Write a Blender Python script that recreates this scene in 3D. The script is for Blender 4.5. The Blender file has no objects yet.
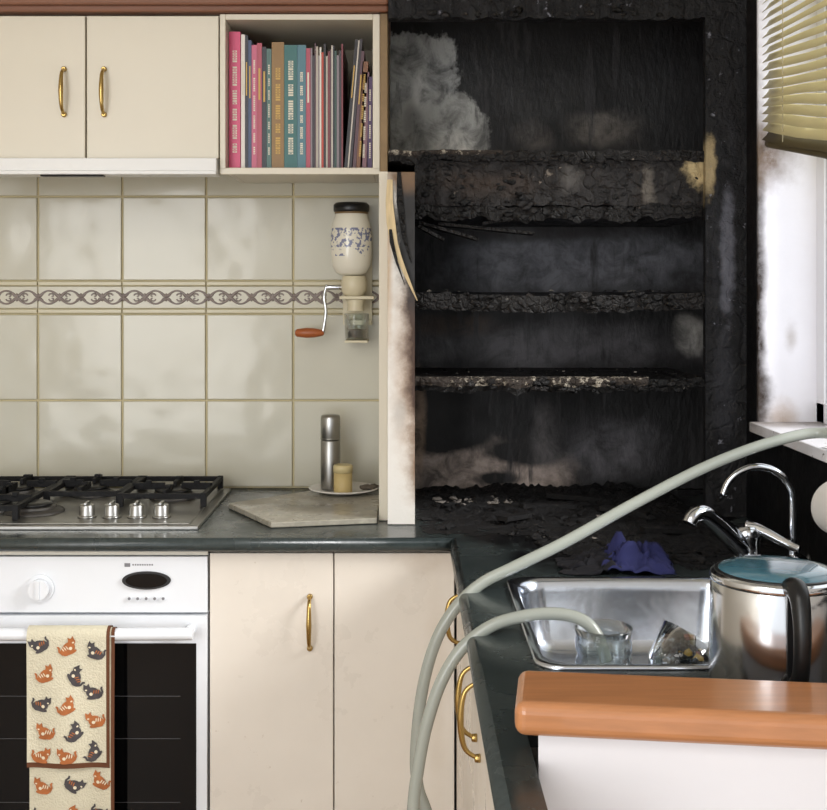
import bpy, bmesh, math, random
from mathutils import Vector, Matrix, noise
random.seed(7)
scene = bpy.context.scene
try:
    scene.view_settings.view_transform = 'Standard'
    scene.view_settings.look = 'None'
except Exception:
    pass

def lin(c):
    return tuple(((v/255)/12.92 if v/255 <= .04045 else (((v/255)+.055)/1.055)**2.4) for v in c)

# ------------------------------------------------------------------ materials
def newmat(name):
    m = bpy.data.materials.new(name); m.use_nodes = True
    return m, m.node_tree, m.node_tree.nodes['Principled BSDF']

def mat(name, rgb, rough=.5, metal=0., bump=0., bscale=60., var=0., vscale=6., coat=0., trans=0., ior=1.45, spec=.5, stretch=None, bdist=.01):
    m, nt, b = newmat(name)
    c = lin(rgb)
    b.inputs['Base Color'].default_value = (*c, 1)
    b.inputs['Roughness'].default_value = rough
    b.inputs['Metallic'].default_value = metal
    b.inputs['Coat Weight'].default_value = coat
    b.inputs['Transmission Weight'].default_value = trans
    b.inputs['IOR'].default_value = ior
    b.inputs['Specular IOR Level'].default_value = spec
    tc = nt.nodes.new('ShaderNodeTexCoord')
    src = tc.outputs['Object']
    if stretch:
        mp = nt.nodes.new('ShaderNodeMapping'); mp.inputs['Scale'].default_value = stretch
        nt.links.new(src, mp.inputs['Vector']); src = mp.outputs['Vector']
    if bump:
        n = nt.nodes.new('ShaderNodeTexNoise'); n.inputs['Scale'].default_value = bscale; n.inputs['Detail'].default_value = 2 if bscale<10 else 3
        nt.links.new(src, n.inputs['Vector'])
        bp = nt.nodes.new('ShaderNodeBump'); bp.inputs['Strength'].default_value = bump; bp.inputs['Distance'].default_value = bdist
        nt.links.new(n.outputs['Fac'], bp.inputs['Height']); nt.links.new(bp.outputs['Normal'], b.inputs['Normal'])
        if coat: nt.links.new(bp.outputs['Normal'], b.inputs['Coat Normal'])
    if var:
        n = nt.nodes.new('ShaderNodeTexNoise'); n.inputs['Scale'].default_value = vscale; n.inputs['Detail'].default_value = 6
        nt.links.new(src, n.inputs['Vector'])
        mx = nt.nodes.new('ShaderNodeMix'); mx.data_type = 'RGBA'
        mx.inputs['A'].default_value = (*[v*(1-var) for v in c], 1)
        mx.inputs['B'].default_value = (*[min(1, v*(1+var)) for v in c], 1)
        nt.links.new(n.outputs['Fac'], mx.inputs['Factor']); nt.links.new(mx.outputs['Result'], b.inputs['Base Color'])
    return m

def patchmat(name, base, patches, rough=.6, nscale=9., distort=.7, fine=.35, fscale=45., axes=('X','Z'), bump=.35, spec=.4, speck=None, streaks=False, drips=None, gator=0., mottle=0.):
    """soot / ash stained surface. patches: (u,v,ru,rv,rgb,softness,strength) in world metres"""
    m, nt, b = newmat(name)
    N = nt.nodes; L = nt.links
    geo = N.new('ShaderNodeNewGeometry'); sep = N.new('ShaderNodeSeparateXYZ'); L.new(geo.outputs['Position'], sep.inputs[0])
    def mth(op, a, bb=None):
        n = N.new('ShaderNodeMath'); n.operation = op
        for i, v in enumerate((a, bb)):
            if v is None: continue
            if isinstance(v, (int, float)): n.inputs[i].default_value = v
            else: L.new(v, n.inputs[i])
        return n.outputs[0]
    n1 = N.new('ShaderNodeTexNoise'); n1.inputs['Scale'].default_value = nscale; n1.inputs['Detail'].default_value = 6; n1.inputs['Roughness'].default_value=.6
    L.new(geo.outputs['Position'], n1.inputs['Vector'])
    n2 = N.new('ShaderNodeTexNoise'); n2.inputs['Scale'].default_value = fscale; n2.inputs['Detail'].default_value = 8; n2.inputs['Roughness'].default_value=.7
    if streaks:
        mp = N.new('ShaderNodeMapping'); mp.inputs['Scale'].default_value = (1.3,1.3,.6)
        L.new(geo.outputs['Position'], mp.inputs['Vector']); L.new(mp.outputs['Vector'], n2.inputs['Vector'])
    else:
        L.new(geo.outputs['Position'], n2.inputs['Vector'])
    mot = None
    if mottle:
        n6 = N.new('ShaderNodeTexNoise'); n6.inputs['Scale'].default_value = 16; n6.inputs['Detail'].default_value = 8; n6.inputs['Roughness'].default_value=.68
        n6.inputs['Distortion'].default_value=.6
        L.new(geo.outputs['Position'], n6.inputs['Vector'])
        mr = N.new('ShaderNodeMapRange'); mr.inputs['From Min'].default_value=.36; mr.inputs['From Max'].default_value=.62
        mr.inputs['To Min'].default_value=1-mottle; mr.inputs['To Max'].default_value=1.15
        L.new(n6.outputs['Fac'], mr.inputs['Value']); mot = mr.outputs[0]
    wob = mth('MULTIPLY', mth('SUBTRACT', n1.outputs['Fac'], .5), distort*2)
    wob2 = mth('MULTIPLY', mth('SUBTRACT', n2.outputs['Fac'], .5), fine)
    wob = mth('ADD', wob, wob2)
    bc = lin(base)
    mx = N.new('ShaderNodeMix'); mx.data_type='RGBA'
    if sum(bc) < 1:
        mx.inputs['A'].default_value = (*[v*.45 for v in bc],1); mx.inputs['B'].default_value=(*[min(1,v*1.55) for v in bc],1)
        L.new(n2.outputs['Fac'], mx.inputs['Factor'])
    else:
        mx.inputs['A'].default_value = (*[v*.94 for v in bc],1); mx.inputs['B'].default_value=(*[min(1,v*1.06) for v in bc],1)
        L.new(n1.outputs['Fac'], mx.inputs['Factor'])
    cur = mx.outputs['Result']
    for (u, v, ru, rv, rgb, soft, st) in patches:
        du = mth('DIVIDE', mth('SUBTRACT', sep.outputs[axes[0]], u), ru)
        dv = mth('DIVIDE', mth('SUBTRACT', sep.outputs[axes[1]], v), rv)
        d = mth('SQRT', mth('ADD', mth('MULTIPLY', du, du), mth('MULTIPLY', dv, dv)))
        d = mth('ADD', d, wob)
        mr = N.new('ShaderNodeMapRange'); mr.inputs['From Min'].default_value = 1.0; mr.inputs['From Max'].default_value = 1.0-soft
        mr.inputs['To Min'].default_value = 0; mr.inputs['To Max'].default_value = st; mr.interpolation_type='SMOOTHSTEP'
        L.new(d, mr.inputs['Value'])
        fac = mth('MULTIPLY', mr.outputs[0], mth('ADD', mth('MULTIPLY', n2.outputs['Fac'], 1.2), .35))
        if mot is not None and sum(rgb)>120: fac = mth('MULTIPLY', fac, mot)
        fac = mth('MINIMUM', fac, 1.0)
        mx = N.new('ShaderNodeMix'); mx.data_type='RGBA'
        L.new(fac, mx.inputs['Factor']); L.new(cur, mx.inputs['A']); mx.inputs['B'].default_value = (*lin(rgb),1)
        cur = mx.outputs['Result']
    def overlay(sx, rgb, thr, wdt, st, scale=1.0):
        nonlocal cur
        mp = N.new('ShaderNodeMapping'); mp.inputs['Scale'].default_value = sx
        L.new(geo.outputs['Position'], mp.inputs['Vector'])
        n4 = N.new('ShaderNodeTexNoise'); n4.inputs['Scale'].default_value = scale; n4.inputs['Detail'].default_value = 5; n4.inputs['Roughness'].default_value=.6
        L.new(mp.outputs['Vector'], n4.inputs['Vector'])
        mr = N.new('ShaderNodeMapRange'); mr.inputs['From Min'].default_value = thr; mr.inputs['From Max'].default_value = thr+wdt; mr.inputs['To Max'].default_value = st
        L.new(mth('ADD', mth('MULTIPLY', n4.outputs['Fac'], .7), mth('MULTIPLY', n1.outputs['Fac'], .3)), mr.inputs['Value'])
        mx = N.new('ShaderNodeMix'); mx.data_type='RGBA'
        L.new(mr.outputs[0], mx.inputs['Factor']); L.new(cur, mx.inputs['A']); mx.inputs['B'].default_value=(*lin(rgb),1)
        cur = mx.outputs['Result']
    if drips:
        for (rgb,thr,st) in drips: overlay((34,34,4.5), rgb, thr, .10, st)
    if speck:
        overlay((70,70,70), speck[0], speck[1], .05, 1.0)
    L.new(cur, b.inputs['Base Color'])
    b.inputs['Specular IOR Level'].default_value = spec
    rr = N.new('ShaderNodeMapRange'); rr.inputs['From Min'].default_value=.35; rr.inputs['From Max'].default_value=.65
    rr.inputs['To Min'].default_value=max(.05,rough-.14); rr.inputs['To Max'].default_value=min(1,rough+.14)
    L.new(n1.outputs['Fac'], rr.inputs['Value']); L.new(rr.outputs[0], b.inputs['Roughness'])
    bp = N.new('ShaderNodeBump'); bp.inputs['Strength'].default_value = bump; bp.inputs['Distance'].default_value=.008
    h = n2.outputs['Fac']
    if gator:
        vo = N.new('ShaderNodeTexVoronoi'); vo.feature='DISTANCE_TO_EDGE'; vo.inputs['Scale'].default_value=gator
        ad = N.new('ShaderNodeVectorMath'); ad.operation='MULTIPLY_ADD'; ad.inputs[1].default_value=(.06,.06,.06)
        L.new(n1.outputs['Color'], ad.inputs[0]); L.new(geo.outputs['Position'], ad.inputs[2]); L.new(ad.outputs[0], vo.inputs['Vector'])
        cr = mth('MULTIPLY', mth('MINIMUM', mth('MULTIPLY', vo.outputs['Distance'], 6.0), 1.0), n1.outputs['Fac'])
        h = mth('ADD', mth('MULTIPLY', h, 1.3), mth('MULTIPLY', cr, .9))
    L.new(h, bp.inputs['Height']); L.new(bp.outputs['Normal'], b.inputs['Normal'])
    return m

# ------------------------------------------------------------------ mesh builder
class MB:
    def __init__(s, name, mats):
        s.name=name; s.bm=bmesh.new(); s.mats=mats
    def face(s, vs, mi=0, smooth=False):
        try:
            f=s.bm.faces.new(vs); f.material_index=mi; f.smooth=smooth; return f
        except ValueError: return None
    def box(s,x0,x1,y0,y1,z0,z1,mi=0,M=None):
        co=[(x0,y0,z0),(x1,y0,z0),(x1,y1,z0),(x0,y1,z0),(x0,y0,z1),(x1,y0,z1),(x1,y1,z1),(x0,y1,z1)]
        v=[s.bm.verts.new(M@Vector(c) if M else c) for c in co]
        for q in ((0,3,2,1),(4,5,6,7),(0,1,5,4),(1,2,6,5),(2,3,7,6),(3,0,4,7)):
            s.face([v[i] for i in q],mi)
    def prism(s, pts, z0, z1, mi=0):
        a=[s.bm.verts.new((p[0],p[1],z0)) for p in pts]; b=[s.bm.verts.new((p[0],p[1],z1)) for p in pts]
        n=len(pts)
        s.face(a[::-1],mi); s.face(b,mi)
        for i in range(n): s.face([a[i],a[(i+1)%n],b[(i+1)%n],b[i]],mi)
    def lathe(s, c, prof, mi=0, seg=40, M=None, capb=True, capt=True, smooth=True):
        rings=[]
        for (r,z) in prof:
            ring=[]
            for i in range(seg):
                a=2*math.pi*i/seg
                p=Vector((r*math.cos(a), r*math.sin(a), z))
                p=(M@p) if M else p
                ring.append(s.bm.verts.new(p+Vector(c)))
            rings.append(ring)
        for k in range(len(rings)-1):
            for i in range(seg):
                s.face([rings[k][i],rings[k][(i+1)%seg],rings[k+1][(i+1)%seg],rings[k+1][i]],mi,smooth)
        if capb: s.face(rings[0][::-1],mi)
        if capt: s.face(rings[-1],mi)
    def cyl(s,p0,p1,r0,r1=None,mi=0,seg=20):
        p0=Vector(p0);p1=Vector(p1); r1=r0 if r1 is None else r1
        d=(p1-p0); q=d.to_track_quat('Z','Y').to_matrix().to_4x4()
        s.lathe(p0,[(r0,0),(r1,d.length)],mi,seg,M=q)
    def tube(s,pts,r,mi=0,seg=12,sub=8,flat=1.0,radii=None):
        P=[Vector(p) for p in pts]
        out=[];R=[]
        n=len(P)
        for i in range(n-1):
            p0=P[max(i-1,0)];p1=P[i];p2=P[i+1];p3=P[min(i+2,n-1)]
            for k in range(sub):
                t=k/sub
                out.append(.5*((2*p1)+(p2-p0)*t+(2*p0-5*p1+4*p2-p3)*t*t+(3*p1-p0-3*p2+p3)*t**3))
                if radii: R.append(radii[i]*(1-t)+radii[i+1]*t)
        out.append(P[-1]); 
        if radii: R.append(radii[-1])
        rings=[];up=None
        for i,p in enumerate(out):
            t=(out[min(i+1,len(out)-1)]-out[max(i-1,0)]).normalized()
            if up is None:
                up=Vector((0,1,0)) if abs(t.y)<.9 else Vector((0,0,1))
            up=(up-t*up.dot(t)).normalized(); sd=t.cross(up)
            rr=R[i] if radii else r
            rings.append([s.bm.verts.new(p+sd*math.cos(2*math.pi*j/seg)*rr+up*math.sin(2*math.pi*j/seg)*rr*flat) for j in range(seg)])
        for k in range(len(rings)-1):
            for j in range(seg):
                s.face([rings[k][j],rings[k][(j+1)%seg],rings[k+1][(j+1)%seg],rings[k+1][j]],mi,True)
        s.face(rings[0][::-1],mi); s.face(rings[-1],mi)
    def loft(s, loops, mi=0, smooth=True, capend=True):
        rings=[[s.bm.verts.new(p) for p in l] for l in loops]
        n=len(rings[0])
        for k in range(len(rings)-1):
            for j in range(n):
                s.face([rings[k][j],rings[k][(j+1)%n],rings[k+1][(j+1)%n],rings[k+1][j]],mi,smooth)
        if capend: s.face(rings[-1],mi,smooth)
    def done(s,bevel=0,seg=2,recalc=True):
        if recalc: bmesh.ops.recalc_face_normals(s.bm,faces=s.bm.faces)
        me=bpy.data.meshes.new(s.name); s.bm.to_mesh(me); s.bm.free()
        for m in s.mats: me.materials.append(m)
        ob=bpy.data.objects.new(s.name,me); scene.collection.objects.link(ob)
        if bevel:
            b=ob.modifiers.new('Bevel','BEVEL'); b.width=bevel; b.segments=seg; b.limit_method='ANGLE'; b.angle_limit=math.radians(50)
        return ob

# ------------------------------------------------------------------ shared materials
M_wall = mat('wall_paint',(225,220,208),.7,bump=.05,var=.04)
M_ceil = mat('ceiling_paint',(235,233,226),.8)
M_floor= mat('floor_vinyl',(150,120,90),.45,var=.2,vscale=4)
M_cream= mat('cream_laminate',(212,204,186),.32,var=.03,vscale=3)
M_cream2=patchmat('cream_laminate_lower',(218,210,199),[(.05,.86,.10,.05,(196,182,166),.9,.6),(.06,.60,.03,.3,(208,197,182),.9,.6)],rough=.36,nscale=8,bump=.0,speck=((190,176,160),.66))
M_brass= mat('brass',(178,150,92),.25,metal=1)
M_steel= mat('brushed_steel',(156,155,152),.34,metal=1,bump=.03,bscale=40)
M_chrome=mat('chrome',(212,215,220),.09,metal=1)
M_satin= mat('satin_knob',(168,168,166),.3,metal=1)
M_black= mat('black_enamel',(18,18,19),.35)
M_iron = mat('cast_iron',(16,16,18),.6,bump=.2,bscale=150,spec=.3)
M_alu  = mat('burner_alloy',(84,82,80),.5,metal=.8)
M_white= mat('white_enamel',(224,227,232),.24)
M_grout= mat('grout',(196,184,148),.85)
M_wood = mat('varnished_timber',(182,124,82),.28,var=.28,vscale=7,stretch=(1.5,16,16),coat=.35)
M_woodr= mat('red_timber_cornice',(120,76,52),.4,var=.25,vscale=8,stretch=(1,10,10))
M_glass=bpy.data.materials.new('clear_glass'); M_glass.use_nodes=True
nt=M_glass.node_tree; nt.nodes.remove(nt.nodes['Principled BSDF'])
tr=nt.nodes.new('ShaderNodeBsdfTransparent'); tr.inputs['Color'].default_value=(.93,.96,.96,1)
gl=nt.nodes.new('ShaderNodeBsdfGlossy'); gl.inputs['Roughness'].default_value=.06
lw=nt.nodes.new('ShaderNodeLayerWeight'); lw.inputs['Blend'].default_value=.5
ms=nt.nodes.new('ShaderNodeMixShader'); nt.links.new(lw.outputs['Facing'],ms.inputs[0]); nt.links.new(tr.outputs[0],ms.inputs[1]); nt.links.new(gl.outputs[0],ms.inputs[2])
nt.links.new(ms.outputs[0],nt.nodes['Material Output'].inputs['Surface'])

# ------------------------------------------------------------------ room
Xw=.70
w=MB('wall_back',[M_wall]); w.box(-2.4,1.0,0.0,.12,0,2.4); w.done()
w=MB('wall_left',[M_wall]); w.box(-2.52,-2.4,-4.2,.12,0,2.4); w.done()
w=MB('floor',[M_floor]); w.box(-2.52,1.0,-4.2,.12,-.08,0); w.done()
w=MB('ceiling',[M_ceil]); w.box(-2.52,1.0,-4.2,.12,2.4,2.48); w.done()
M_rw = patchmat('sooty_right_wall',(205,203,200),[
    (-.2,1.6,.36,1.5,(10,9,10),.25,1.6),(-.5,1.0,1.2,.14,(12,12,14),.2,1.6),(-.4,1.9,.28,.5,(22,19,19),.3,1.4)],
    axes=('Y','Z'),rough=.5,spec=.25)
WZ0,WZ1,WY0,WY1 = 1.085,2.12,-.43,-1.55
w=MB('wall_right',[M_rw])
w.box(Xw,.88,WY0,0,0,2.4); w.box(Xw,.88,-4.2,WY1,0,2.4)
w.box(Xw,.88,WY1,WY0,0,WZ0); w.box(Xw,.88,WY1,WY0,WZ1,2.4)
w.done()
M_rev=patchmat('sooty_reveal',(236,235,242),[
    (.70,1.33,.022,.5,(50,40,36),.9,1.0),(.70,1.64,.10,.10,(110,90,72),.9,.9),(.75,1.115,.05,.05,(180,156,134),.9,.7),(.70,1.15,.04,.07,(60,50,44),.8,1.0),(.765,1.27,.02,.04,(176,168,164),.9,.6)],rough=.6,bump=.15,spec=.3)
M_sill=patchmat('sooty_sill',(226,224,228),[(-.45,0.76,.12,.2,(120,108,98),.9,.8)],axes=('Y','X'),rough=.5,speck=((60,52,48),.58))
w=MB('window_1',[M_rev,M_sill,mat('window_frame_white',(228,228,234),.4),mat('pane_seal',(120,120,124),.5)])
w.box(Xw,.84,WY0-.012,WY0-.0005,WZ0,WZ1,0)
w.box(Xw,.84,WY1+.0005,WY1+.012,WZ0,WZ1,0)
w.box(Xw-.018,.84,WY1,WY0-.012,WZ0+.0005,WZ0+.02,1)
for (a,b) in ((WY0-.012,WY0-.055),(-.975,-1.02),(WY1+.055,WY1+.012)):
    w.box(.815,.85,b,a,WZ0+.02,WZ1,2)
w.box(.815,.85,WY1+.012,WY0-.012,WZ0+.02,WZ0+.06,2); w.box(.815,.85,WY1+.012,WY0-.012,WZ1-.05,WZ1,2)
w.box(.820,.845,WY0-.060,WY0-.055,WZ0+.06,WZ1-.05,3)
w.done(.002)

# blind
M_slat=mat('blind_slat',(208,196,150),.5,var=.14,vscale=10)
M_slatb=mat('blind_slat_burnt',(88,78,52),.6,var=.3,vscale=14)
w=MB('venetian_blind',[M_slat,M_slatb,mat('blind_cord',(190,180,150),.8)])
w.box(.705,.745,-1.53,-.445,2.06,2.10,0)
ns=23
for i in range(ns):
    t=i/(ns-1)
    z0=2.04-(2.04-1.672)*t
    slope=.19*t**1.4
    ya,yb=-.447,-1.50
    n=10
    prev=None
    mi=1 if i>=ns-1 else 0
    for k in range(n+1):
        y=ya+(yb-ya)*k/n
        z=z0-slope*min((ya-y),.6)+.0025*math.sin(k*1.3+i)*t
        row=[w.bm.verts.new((.706+j*.0075+(.0018 if j==1 else 0), y, z-.009+j*.009)) for j in range(3)]
        if prev:
            for j in range(2): w.face([prev[j],prev[j+1],row[j+1],row[j]],mi,True)
        prev=row
for y in (-.56,-.95,-1.35):
    w.cyl((.711,y,1.66-.18*min(-.447-y,.6)),(.711,y,2.06),.0012,mi=2,seg=6)
w.tube([(.720,-.447,1.656),(.720,-.75,1.602),(.720,-1.05,1.547),(.72,-1.5,1.547)],.008,mi=1)
ob=w.done(recalc=False); sm=ob.modifiers.new('Solid','SOLIDIFY'); sm.thickness=.0008

# ------------------------------------------------------------------ tiles
M_tile=mat('glazed_tile',(194,190,173),.19,bump=.22,bscale=5,var=.07,vscale=3,coat=.15,bdist=.03,spec=.5)
M_pencil=mat('pencil_tile',(196,187,158),.25)
M_btile=mat('border_tile',(198,193,175),.25)
M_scroll=mat('border_scroll_glaze',(132,120,114),.35)
w=MB('tile_splashback',[M_tile,M_grout,M_pencil,M_btile])
X0,X1=-1.3,-.0535
w.box(X0,X1,-.005,-.0005,.9005,1.70,1)
xs=[-1.3,-1.261,-1.061,-.861,-.663,-.466,-.262,X1]
g=.0024
for (a,b) in ((.903,1.107),(1.107,1.310),(1.387,1.585),(1.585,1.70)):
    for i in range(len(xs)-1):
        x0,x1=xs[i]+g,xs[i+1]-g
        M=Matrix.Translation(((x0+x1)/2,0,(a+b)/2))@Matrix.Rotation(random.uniform(-.010,.010),4,'X')@Matrix.Rotation(random.uniform(-.010,.010),4,'Z')
        w.box(x0-(x0+x1)/2,x1-(x0+x1)/2,-.0095,-.003,a+g-(a+b)/2,b-g-(a+b)/2,0,M)
for i in range(len(xs)-1):
    for (a,b) in ((1.3105,1.322),(1.3755,1.387)): w.box(xs[i]+.001,xs[i+1]-.001,-.013,-.003,a+.001,b-.001,2)
    w.box(xs[i]+.001,xs[i+1]-.001,-.0095,-.003,1.323,1.3745,3)
w.done(.0016,3)
w=MB('border_scroll_pattern',[M_scroll])
zc=1.3488
x=-1.06
while x<-.08:
    if x+.1<-.05:
        for sgn in (1,-1):
            pts=[(x+.1*t, -.0098, zc+sgn*.0155*math.sin(2*math.pi*t)) for t in [k/10 for k in range(11)]]
            w.tube(pts,.0024,sub=2,seg=6,flat=.5,radii=[.0036,.0028,.0020,.0022,.0030,.0038,.0030,.0022,.0020,.0028,.0036])
        for cx,sg in ((x+.025,1),(x+.075,-1)):
            for up in (1,-1):
                pts=[]
                for k in range(11):
                    a=k*.5; r=.0075*(1-k/12)
                    pts.append((cx+sg*(.007-r*math.cos(a)),-.0100,zc+up*(.004+r*math.sin(a)*.8)))
                w.tube(pts,.0018,sub=2,seg=6,flat=.5)
        for (cx) in (x,x+.05):
            for a in (0.5,2.6,-.5,-2.6,1.57,-1.57):
                l=.014 if abs(abs(a)-1.57)>.01 else .010
                w.tube([(cx,-.0099,zc),(cx+l*.5*math.cos(a),-.0101,zc+l*.6*math.sin(a)),(cx+l*math.cos(a),-.0099,zc+l*math.sin(a))],.002,sub=2,seg=6,flat=.5,radii=[.0018,.0034,.0006])
    x+=.1
w.done()

# ------------------------------------------------------------------ upper cabinets
def bow_handle(w, x, y, z0, z1, out=(0,-1), mi=0, r=.0035, d=.026):
    ox,oy=out
    w.cyl((x,y,z0),(x+ox*.008,y+oy*.008,z0),.006,.005,mi); w.cyl((x,y,z1),(x+ox*.008,y+oy*.008,z1),.006,.005,mi)
    w.tube([(x+ox*.004,y+oy*.004,z0),(x+ox*d*.8,y+oy*d*.8,z0+(z1-z0)*.14),(x+ox*d,y+oy*d,(z0+z1)/2),(x+ox*d*.8,y+oy*d*.8,z1-(z1-z0)*.14),(x+ox*.004,y+oy*.004,z1)],r,mi,radii=[r*.9,r*1.1,r*1.5,r*1.1,r*.9])
w=MB('wall_cabinet',[M_cream,M_brass])
w.box(-1.28,-.386,-.31,-.011,1.6395,1.94,0)
for a,b in ((-1.23,-.946),(-.943,-.664),(-.6605,-.387)):
    w.box(a,b,-.33,-.3115,1.6385,1.935,0)
bow_handle(w,-.707,-.33,1.730,1.824,mi=1); bow_handle(w,-.624,-.33,1.730,1.824,mi=1)
w.done(.0025)
w=MB('trim_cornice',[M_woodr]); 
w.box(-1.3,-.034,-.345,-.0,1.9405,1.975,0); w.box(-1.3,-.034,-.36,-.34,1.952,2.0,0); w.done(.004)
w=MB('bulkhead',[M_wall]); w.box(-2.4,.70,-.33,-.001,2.0,2.399); w.done()
w=MB('range_hood',[mat('hood_white',(224,223,220),.35),M_black,M_steel])
w.box(-.986,-.388,-.352,-.295,1.6035,1.6380,0)
w.box(-.986,-.388,-.356,-.3525,1.6035,1.612,0)
w.box(-.75,-.62,-.357,-.335,1.5995,1.6030,1)
w.done(.002)
w=MB('open_bookshelf',[M_cream,mat('shelf_lining',(150,141,124),.6),mat('scorched_shelf_edge',(132,108,76),.6,var=.45,vscale=20)])
bx0,bx1,bz0,bz1=-.3845,-.052,1.606,1.939
w.box(bx0,bx0+.012,-.33,-.011,bz0+.010,bz1); w.box(bx1-.015,bx1,-.33,-.011,bz0+.010,bz1)
w.box(bx0,bx1,-.33,-.316,bz0,bz0+.014)
w.box(bx0+.012,bx1-.015,-.3155,-.011,bz0+.010,bz0+.014); w.box(bx0+.012,bx1-.015,-.33,-.011,bz1-.012,bz1)
w.box(bx0+.012,bx1-.015,-.02,-.011,bz0+.014,bz1-.012,1)
w.box(bx1+.0005,-.036,-.335,-.011,1.606,1.939,2)
w.done(.0015)
# books
bookcols=[(206,70,112),(222,216,206),(34,34,44),(54,70,104),(190,92,120),(72,104,98),(136,102,52),(44,100,98),(74,116,128),(170,72,90),(220,214,204),(48,42,48),(132,120,126),(180,66,48),(88,60,68),(48,74,66),(178,168,154),(116,50,58),(34,32,36),(196,188,176),(120,78,48),(124,88,96),(70,46,84)]
mats=[mat('book_cover_%d'%i,c,.35) for i,c in enumerate(bookcols)]+[mat('book_pages',(214,206,186),.8),mat('spine_lettering',(220,212,194),.6),mat('spine_gold',(196,160,84),.5)]
PG=len(bookcols);LT=PG+1;GD=PG+2
w=MB('cookbook_row',mats)
fl=bz0+.0145
def book(x0,th,h,ci,lean=0,depth=.21,y=-.292,label=0):
    M=Matrix.Translation((x0,y,fl))@Matrix.Rotation(lean,4,'Y')
    t=min(.0015,th*.2)
    w.box(0,t,0,depth,0,h,ci,M); w.box(th-t,th,0,depth,0,h,ci,M); w.box(t,th-t,0,.003,0,h,ci,M)
    if th>.0025: w.box(t,th-t,.003,depth-.003,.003,h-.003,PG,M)
    if label:
        z=h*.12
        rnd=random.Random(int(x0*10000))
        while z<h*.8:
            nl=rnd.randint(4,8); lh=.0042 if th<.02 else .0052
            for q in range(nl):
                a,b=(.34,.66) if th<.02 else (.32,.70)
                w.box(th*a,th*b,-.0005,0,z,min(z+lh*.72,h*.9),label,M)
                if rnd.random()<.5: w.box(th*(a+.1),th*(b-.1),-.0007,-.0005,z+lh*.2,z+lh*.5,ci,M)
                z+=lh
            z+=.008
    elif th>.005:
        w.box(th*.3,th*.7,-.0005,0,h*.55,h*.8,LT if random.random()<.5 else GD,M)
book(-.371,.024,.290,0,label=LT)
book(-.3455,.008,.284,1)
book(-.337,.006,.282,2)
book(-.3305,.007,.272,3)
book(-.3232,.011,.262,4,label=LT)
book(-.3118,.010,.266,9)
book(-.3012,.009,.258,2)
book(-.2917,.010,.254,5,label=LT)
book(-.2810,.026,.268,6,label=GD)
book(-.2545,.027,.262,7,label=LT)
book(-.227,.018,.262,8,label=LT)
book(-.2085,.009,.255,9)
x=-.1990
for i in range(17):
    th=random.choice([.0025,.003,.0035,.0045]); ci=[12,11,14,16,12,10,13,18,16,17,14,19,2,15,12,11,17][i]
    book(x,th,random.uniform(.238,.268),ci,lean=.0); x+=th+.0003
book(x+.002,.006,.275,18,lean=.085); book(x+.0088,.003,.273,19,lean=.085); book(x+.0125,.005,.276,11,lean=.085)
x+=.0195
book(x,.007,.25,14,lean=.075); book(x+.008,.012,.228,20,lean=.06,label=GD)
book(-.0945,.013,.205,21,lean=.03,label=LT); book(-.0793,.010,.195,22,lean=0.005,label=LT)
w.done()

# ------------------------------------------------------------------ burnt shelving
DK=(12,10,11)
M_back=patchmat('burnt_back_panel',DK,[
    (.365,1.43,.46,.105,(98,98,104),.6,1.0),
    (.30,1.50,.30,.03,(30,26,26),.7,.9),
    (.40,1.23,.42,.075,(78,75,78),.7,1.0),
    (.12,1.285,.14,.035,(70,52,38),.8,.8),
    (.015,1.86,.115,.125,(172,173,171),.10,1.0),
    (.085,1.74,.125,.10,(166,165,160),.12,1.0),
    (.04,1.83,.03,.07,(212,212,209),.7,.8),
    (.11,1.71,.07,.035,(216,212,204),.6,.9),
    (.02,1.76,.035,.05,(96,94,92),.8,.8),
    (.30,1.72,.07,.05,(96,88,82),.8,.7),
    (.46,1.74,.12,.06,(134,126,118),.8,.7),
    (.665,1.26,.05,.06,(176,172,166),.5,.8),
    (.18,.935,.26,.095,(176,160,150),.4,.95),(.28,.985,.13,.045,(22,20,20),.5,1.2),(.10,1.03,.12,.06,(16,15,15),.4,1.2),
    (.22,.925,.07,.025,(14,13,13),.5,1.1),
    (.33,1.02,.05,.12,(92,88,88),.7,.8),(.47,.99,.15,.10,(90,88,92),.8,1.0),
    (.03,1.04,.022,.15,(176,150,126),.6,.9)],rough=.5,distort=.6,streaks=True,bump=.4,nscale=6,spec=.35,mottle=.75,
    drips=[((92,90,92),.57,.55),((8,7,8),.57,.85)],fscale=40)
M_char=patchmat('charred_timber',(22,19,18),[],rough=.45,bump=.9,speck=((120,114,108),.64),fscale=60,gator=55,spec=.4)
M_charblk=patchmat('charred_black',(13,11,11),[],rough=.45,bump=.9,fscale=50,gator=38,spec=.35,speck=((70,66,64),.64))
M_ash=patchmat('ashy_shelf_edge',(58,50,44),[],rough=.8,bump=1.0,speck=((176,166,150),.52),fscale=70,gator=60)
M_fascia=patchmat('scorched_fascia',(26,22,21),[(.605,1.615,.04,.05,(196,174,130),.5,1.0),(.34,1.60,.035,.045,(96,92,88),.8,.6),(.02,1.60,.07,.07,(16,12,11),.5,1),(.50,1.57,.02,.09,(120,112,102),.6,.6),(.18,1.585,.14,.035,(58,46,38),.8,.7)],rough=.5,distort=.9,nscale=22,streaks=True,speck=((120,110,100),.63),drips=[((78,64,54),.57,.6),((8,7,7),.56,.95)],gator=34,bump=.8)
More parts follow.
